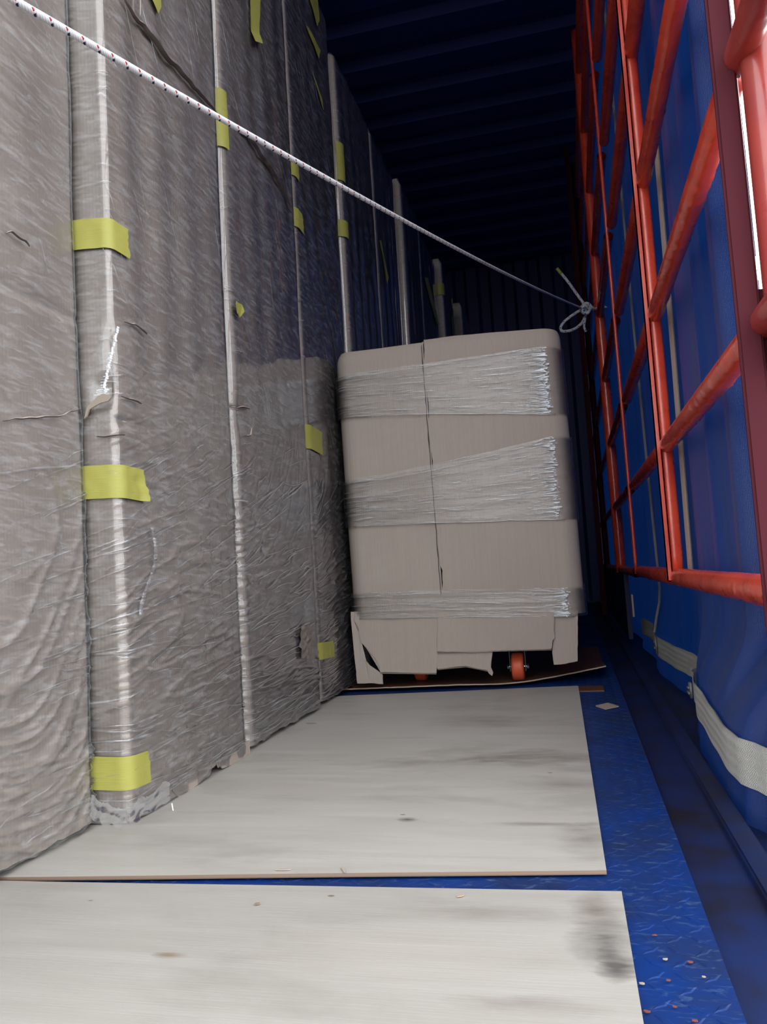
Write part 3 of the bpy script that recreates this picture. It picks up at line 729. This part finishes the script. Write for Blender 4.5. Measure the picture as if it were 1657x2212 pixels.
# film bands
def band(zl0, zl1, zr0, zr1, nr):
    bm = bmesh.new()
    def zz_(t, s):
        k = max(0, min(1, (t+half)/(2*half))); k = k*k*.4+k*.6
        a = zl0+(zr0-zl0)*k; b = zl1+(zr1-zl1)*k; return a+(b-a)*s+.0025*nz(t*12, s*3, zl0)
    ts_ = lin(-half-AR-.3, -half-AR, 4)+lin(-half-AR*.9, -half, 10)+lin(-half+.01, half, 60)+lin(half+AR*.1, half+AR, 10)+lin(half+AR+.05, half+AR+.3, 4)
    grid(bm, lambda t, s: cP(t, zz_(t, s), .009+.002*nz(t*3, s*26, zl1)), ts_, lin(0, 1, 26))
    fo = obj('film_band', bm, FILM_B, bx, smooth=True)
    bm = bmesh.new(); R = random.Random(int(zl0*1000))
    for i in range(nr):
        t0 = R.uniform(-half-.03, half) if R.random() < .62 else half-.005-abs(R.gauss(0, .05)); L = R.uniform(.03, .16) if t0 < half-.12 else R.uniform(.02, .07)
        if R.random() < .2: t0 = -half+.02+R.gauss(0, .02)
        s = R.random(); w2 = R.uniform(.0007, .0018); prev = None; hh = R.uniform(.001, .0035); cr = R.uniform(-.002, .002)
        for k in range(8):
            q = k/7; t = t0+L*(q-.5); zc = zz_(t, s)+cr*math.sin(q*3); kk = math.sin(PI*q)**.6
            row = [bm.verts.new(cP(t, zc-w2*kk, .0115)), bm.verts.new(cP(t, zc, .0115+hh*kk)), bm.verts.new(cP(t, zc+w2*kk, .0115))]
            if prev: bm.faces.new((prev[0], row[0], row[1], prev[1])); bm.faces.new((prev[1], row[1], row[2], prev[2]))
            prev = row
    obj('film_wrinkle', bm, FILM_W, fo, kind='stuff', smooth='keep')
    bm = bmesh.new()  # near-white slivers painted in for the film's sparkle on the right corner
    for i in range(int(nr*.5)):
        s = R.random(); t0 = half+.004+R.gauss(0, .005); w2 = R.uniform(.0008, .0025); L = R.uniform(.004, .014) if R.random() < .75 else R.uniform(.02, .05); t1 = t0-L
        zc = zz_(t0, s); q = [bm.verts.new(cP(t0, zc-w2, .0135)), bm.verts.new(cP(t0, zc+w2, .0145)), bm.verts.new(cP(t1, zc+R.uniform(-.003, .003), .0125)), bm.verts.new(cP((t0+t1)/2, zc, .0125+R.uniform(.002, .006)))]
        bm.faces.new((q[0], q[1], q[3])); bm.faces.new((q[0], q[3], q[2])); bm.faces.new((q[1], q[2], q[3]))
    obj('film_glint', bm, PLEAT, fo, kind='stuff', smooth='keep')
    # gathered edge at the bottom of the band
    bm = bmesh.new(); tube(bm, [cP(t, zz_(t, 0), .011) for t in lin(-half-.02, half+.02, 40)], lambda s: .0010+.0012*abs(nz(s*20, zl0, 1)), 6); obj('gathered_edge', bm, FILM_W, fo, smooth=True)
band(cz(730, 905), cz(728, 812), cz(1215, 893), cz(1215, 745), 260)
band(cz(740, 1140), cz(735, 1038), cz(1235, 1120), cz(1230, 940), 230)
band(cz(750, 1338), cz(745, 1282), cz(1250, 1330), cz(1245, 1268), 120)
# torn fluted skirt below the bands; outlines on the front plane
def skirt(name, pts, y, th=.005, flute=True):
    K = 1657/660.
    P2 = [(lambda q: (q.x, q.z))(at(680+a/K, 1250+b/K, y=y)) for a, b in pts]
    R = random.Random(len(pts)*7+int(pts[0][0])); out = []
    for i, (a, b) in enumerate(P2):                      # roughen long torn edges a little
        c, d = P2[(i+1) % len(P2)]; L = math.hypot(c-a, d-b); n = max(1, int(L/.012))
        for k in range(n):
            j = .0008 if k else 0; out.append((a+(c-a)*k/n+R.uniform(-j, j), b+(d-b)*k/n+R.uniform(-j, j)))
    bm = bmesh.new(); plate(bm, out, th, lambda a, b, d: Vector((a, y+d-.006*nz(a*6, b*6, 2), b)))
    bmesh.ops.triangulate(bm, faces=[f for f in bm.faces if len(f.verts) > 4])
    return obj(name, bm, CARD_F, bx)
skirt('skirt_flap', ((196, 180), (196, 215), (205, 290), (232, 568), (300, 566), (370, 572), (368, 520), (350, 505), (300, 470), (262, 430), (245, 385), (243, 300), (225, 262), (216, 232), (222, 180)), YF+.002)
skirt('skirt_flap', ((222, 180), (216, 232), (235, 262), (240, 300), (270, 325), (300, 335), (250, 343), (270, 365), (300, 400), (330, 435), (355, 465), (355, 508), (660, 512), (652, 465), (637, 395), (672, 395), (672, 180)), YF-.003)
skirt('skirt_flap', ((645, 380), (655, 440), (665, 490), (700, 487), (770, 477), (820, 473), (870, 485), (935, 496), (945, 515), (962, 528), (968, 510), (955, 480), (966, 380)), YF-.001)
skirt('skirt_flap', ((668, 180), (663, 395), (860, 400), (1000, 395), (1285, 380), (1290, 335), (1303, 318), (1296, 280), (1300, 230), (1297, 180)), YF-.010)
skirt('skirt_flap', ((1290, 175), (1298, 290), (1292, 345), (1288, 400), (1297, 467), (1360, 462), (1426, 448), (1427, 175)), YF+.004)
# cut flutes showing along the lower edges
def flutes(p0, p1, y):
    K = 1657/660.; a = at(680+p0[0]/K, 1250+p0[1]/K, y=y); b = at(680+p1[0]/K, 1250+p1[1]/K, y=y); n = int((b-a).length/.0022)*2
    bm = bmesh.new(); prev = None
    for i in range(n+1):
        q = a.lerp(b, i/n)+Vector((0, -.002+.004*(i % 2), .0005-.0012*(i % 2)))
        row = (bm.verts.new(q), bm.verts.new(q+Vector((0, 0, -.0035))))
        if prev: bm.faces.new((prev[0], row[0], row[1], prev[1]))
        prev = row
    obj('cut_flutes', bm, CARD_IN, bx)
flutes((357, 509), (660, 513), YF-.003); flutes((665, 397), (1285, 382), YF-.010); flutes((668, 489), (820, 474), YF-.001); flutes((820, 474), (950, 500), YF-.001)
# castors
def castor(x, y, zb):
    bm = bmesh.new(); R_ = .044; W = .019
    prof = [(-W, R_-.006), (-W+.004, R_-.001), (-W*.5, R_), (W*.5, R_), (W-.004, R_-.001), (W, R_-.006), (W, .012), (-W, .012)]
    rings = [[bm.verts.new((x+a, y+r*math.sin(2*PI*k/28), zb+R_+r*math.cos(2*PI*k/28))) for k in range(28)] for a, r in prof]
    for i in range(len(rings)):
        j = (i+1) % len(rings)
        for k in range(28): bm.faces.new((rings[i][k], rings[i][(k+1) % 28], rings[j][(k+1) % 28], rings[j][k]))
    wh = obj('castor_wheel', bm, ORANGE, bx, smooth=True)
    bm = bmesh.new()
    for s in (-1, 1): box(bm, (x+s*.024-.0015, y-.014, zb+.03), (x+s*.024+.0015, y+.014, zb+.098), .001)
    box(bm, (x-.0255, y-.02, zb+.095), (x+.0255, y+.02, zb+.099), .001); tube(bm, [(x, y, zb+.099), (x, y, zb+.112)], .019, 18)
    box(bm, (x-.04, y-.04, zb+.112), (x+.04, y+.04, zb+.116), .001)
    obj('castor_fork', bm, BLACK, bx)
    bm = bmesh.new(); tube(bm, [(x-.031, y, zb+R_), (x+.031, y, zb+R_)], .0045, 10)
    for s in (-1, 1): tube(bm, [(x+s*.027, y, zb+R_), (x+s*.034, y, zb+R_)], .008, 6)
    obj('axle_nut', bm, CHROME, bx)
for (u, v) in ((912, 1472), (1122, 1472)):
    q = at(u, v, z=.012); castor(q.x, q.y+.0, hb(q.x, q.y)+.0045)
castor(-.56, 3.0, .0115); castor(-.06, 3.0, .0115)
bm = bmesh.new(); box(bm, (XL+.03, YF+.04, .128), (XR-.04, YK-.03, .140)); obj('trolley_deck', bm, BLACK, bx)

# ================================================================ RED STEEL RACK
ZR = [.325, .655, .99, 1.34, 1.69, 2.03, 2.38, 2.72, 3.06]
XRK = .238
def lump(amp):
    def f(q, d):
        low = max(0, -d.z*.7+.4)
        return amp*low*max(0, nz(q.x*90, q.y*55, q.z*90)+.15)**2*4+amp*.4*nz(q.x*30, q.y*14, q.z*30)
    return f
rk = empty('steel_rack', (XRK, 1.9, 0), 'near bay of the red tube rack along the right side with horizontal rails', 'rack', 'red tube rack bays on the right')
for i, z in enumerate(ZR):
    segs = ((.25, 1.03), (1.06, 2.12), (2.12, 3.15))
    for a, b in segs:
        bm = bmesh.new(); r = .0215 if i == 0 else .0195
        tube(bm, line((XRK+.012, a, z), (XRK+.012, b, z-.0), max(12, int((b-a)*120))), r, 16, disp=lump(.0011))
        obj('rail', bm, RED_SHADED if a < 1 else RED, rk, smooth=True)
def vpost(name, parent, x, y, z0, z1, r, m=RED, sq=False, w=None):
    bm = bmesh.new()
    if sq: box(bm, (x-w[0]/2, y-w[1]/2, z0), (x+w[0]/2, y+w[1]/2, z1), .003)
    else: tube(bm, line((x, y, z0), (x, y, z1), 60), r, 16, disp=lambda q, d: .0006*nz(q.x*20, q.y*20, q.z*9))
    return obj(name, bm, m, parent, smooth=not sq)
# middle post: flat inner bar with a round tube behind it
vpost('post', rk, XRK+.010, 2.08, ZR[0], 3.3, .018)
vpost('flat_bar', rk, XRK-.009, 2.057, ZR[0]-.01, 3.3, 0, RED, True, (.014, .006))
# near post: dull flat bar and tube
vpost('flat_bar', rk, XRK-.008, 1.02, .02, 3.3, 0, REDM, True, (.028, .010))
vpost('post', rk, XRK, 1.040, .02, 3.3, .0115, RED_SHADED)
# thin end bar
vpost('end_bar', rk, XRK-.004, 3.20, ZR[0]-.01, 3.3, .0065)
# outer post by the daylight gap with a gusset to the near post
bm = bmesh.new(); tube(bm, line((XRK+.029, 1.0, .60), (XRK+.029, 1.0, 3.3), 60), .022, 20); obj('outer_post', bm, RED_SHADED, rk, smooth=True)
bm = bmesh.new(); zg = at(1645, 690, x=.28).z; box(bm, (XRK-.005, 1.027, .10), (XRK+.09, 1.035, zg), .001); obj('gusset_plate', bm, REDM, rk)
# crumpled clear film tied round the outer post
bm = bmesh.new(); q = at(1655, 590, x=XRK+.03)
grid(bm, lambda u, v: q+Vector((.004+.020*math.cos(u*4)*(.6+v)+.006*nz(u*5, v*7, 1), -.012-.016*math.sin(u*3)*(.5+v), -.03+.06*v+.006*nz(u*7, v*5, 2))), lin(0, 1, 20), lin(0, 1, 14))
obj('film_scrap', bm, FILM_W, rk, smooth=True)
# far bay
rf = empty('steel_rack', (XRK, 5.2, 0), 'far bay of the red tube rack, darker, the rope knotted to its first post', 'rack', 'red tube rack bays on the right')
for i, z in enumerate(ZR):
    bm = bmesh.new(); n = 40; pts = line((XRK+.004, 3.25, z-.006), (XRK+.004, 4.30, z-.004), n)
    tube(bm, pts, .019, 14, caps=False, disp=lump(.0015)); tube(bm, pts[:6], .0165, 14, caps=False)
    obj('rail', bm, RED, rf, smooth=True)
    bm = bmesh.new(); tube(bm, line((XRK+.004, 4.30, z), (XRK+.004, 7.2, z), 20), .018, 12); obj('rail', bm, RED, rf, smooth=True)
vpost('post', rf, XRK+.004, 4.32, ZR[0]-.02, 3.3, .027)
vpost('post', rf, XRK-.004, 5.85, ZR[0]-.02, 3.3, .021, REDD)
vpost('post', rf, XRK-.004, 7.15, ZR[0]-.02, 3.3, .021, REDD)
# dark angle post standing inside the far bay, with a red lug
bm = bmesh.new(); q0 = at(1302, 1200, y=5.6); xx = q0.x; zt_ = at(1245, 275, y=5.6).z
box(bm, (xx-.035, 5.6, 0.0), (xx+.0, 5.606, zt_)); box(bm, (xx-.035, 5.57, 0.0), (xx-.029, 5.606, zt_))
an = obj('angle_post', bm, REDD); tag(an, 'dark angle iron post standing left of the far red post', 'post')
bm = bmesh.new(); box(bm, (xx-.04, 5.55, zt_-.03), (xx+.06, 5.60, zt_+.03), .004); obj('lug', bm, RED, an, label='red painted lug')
# dark corner boarding beyond the box (closed end panel of the low side)
bm = bmesh.new(); box(bm, (.225, 3.86, 0), (.245, 7.4, .31), .003); sb = obj('side_board', bm, NAVYW); tag(sb, 'dark low side board beyond the end of the white strap', 'side board')
bm = bmesh.new(); q = at(1366, 1305, x=.222); box(bm, (.2185, q.y-.03, q.z-.05), (.2255, q.y+.03, q.z+.04), .001); obj('label_plate', bm, CARD_IN, sb)

# ================================================================ ROPE
rp_o = empty('rope', (.2, 4.2, .0), 'white twisted rope with red and blue flecks slung across to the red rack', 'rope')
def rope(name, pts, R, lead, seg=7, per=26, strands=6, tail=False):
    # resample
    pts = [Vector(p) for p in pts]; L = [0]
    for a, b in zip(pts, pts[1:]): L.append(L[-1]+(b-a).length)
    tot = L[-1]; n = int(tot/lead*per); res = []; k = 0
    for i in range(n+1):
        s = tot*i/n
        while k < len(L)-2 and s > L[k+1]: k += 1
        q = (s-L[k])/max(1e-9, L[k+1]-L[k]); res.append(pts[k].lerp(pts[k+1], q))
    fr = frames(res); bm = bmesh.new()
    for st_ in range(strands):
        rings = []
        for i, (p, t, u, w_) in enumerate(fr):
            s = tot*i/n; a = 2*PI*(s/lead+st_/strands); d = u*math.cos(a)+w_*math.sin(a); tan = (t*lead/(2*PI*R*.62)+(-u*math.sin(a)+w_*math.cos(a))).normalized()
            bn = tan.cross(d); c = p+d*R*.60; rr = R*.43
            rings.append([bm.verts.new(c+(d*math.cos(2*PI*k2/seg)+bn*math.sin(2*PI*k2/seg))*rr) for k2 in range(seg)])
        for i in range(len(rings)-1):
            ang = (i/per*360) % 180; mi = 0
            if st_ == 0: mi = 1 if 20 < ang < 62 else (2 if 92 < ang < 150 else 0)
            for k2 in range(seg):
                f = bm.faces.new((rings[i][k2], rings[i][(k2+1) % seg], rings[i+1][(k2+1) % seg], rings[i+1][k2])); f.material_index = mi
    return obj(name, bm, None, rp_o, mats=[ROPEW, ROPER, ROPEB], smooth=True)
K_ = at(1262, 668, y=4.22); K_ = Vector((K_.x, 4.22, K_.z))
# rope start: up on the left, this side of the packages
S_ = at(-60, -52, y=.78)
def sag(a, b, n, dr):
    return [a.lerp(b, i/n)-Vector((0, 0, dr*4*(i/n)*(1-i/n))) for i in range(n+1)]
dr_ = (K_-S_); S0 = S_-dr_*((S_.x+.757)/dr_.x)
main = [S0]+sag(S_, K_, 60, .03)
RD = .0053
rope('rope_line', main, RD, .028)
kR = .0075
def catm(P, n=10):
    P = [Vector(p) for p in P]; P = [P[0]*2-P[1]]+P+[P[-1]*2-P[-2]]; out = []
    for i in range(1, len(P)-2):
        for k in range(n):
            t = k/n; a, b, c, d = P[i-1:i+3]
            out.append(.5*((2*b)+(c-a)*t+(2*a-5*b+4*c-d)*t*t+(-a+3*b-3*c+d)*t**3))
    out.append(P[-2]); return out
def kp(u, v, y=4.2): return at(u, v, y=y)
rope('rope_loop', catm([kp(1270, 664, 4.17), kp(1258, 668, 4.17), kp(1238, 680), kp(1218, 696), kp(1211, 710), kp(1218, 716), kp(1238, 712), kp(1255, 700), kp(1264, 684), kp(1266, 668, 4.18)]), kR, .036)
rope('rope_tail', catm([kp(1266, 662, 4.18), kp(1248, 638), kp(1228, 610), kp(1212, 590)]), kR, .036)
rope('rope_end', catm([kp(1264, 672, 4.18), kp(1264, 690), kp(1262, 706), kp(1266, 716)]), kR*.8, .036)
# the knot and the turns round the post
rope('knot', catm([kp(1255, 664, 4.16), kp(1266, 655, 4.15), kp(1276, 662, 4.16), kp(1270, 676, 4.17), kp(1258, 674, 4.15), kp(1262, 660, 4.14), kp(1274, 668, 4.16), kp(1264, 680, 4.18)]), kR, .036)
pc = (XRK+.004, 4.32); zk = kp(1270, 665).z
rope('post_turn', catm([kp(1270, 664, 4.18), kp(1284, 668, 4.26)]+[Vector((pc[0]+.035*math.cos(a), pc[1]+.035*math.sin(a), zk+.004*a)) for a in lin(PI*1.2, PI*3.0, 10)]), kR, .036)
bm = bmesh.new(); a, b = kp(1203, 580), kp(1213, 592); tube(bm, line(a, b, 4), kR*1.15, 12); obj('tape_whipping', bm, TAPE, rp_o, smooth=True, label='yellow tape round the rope end')
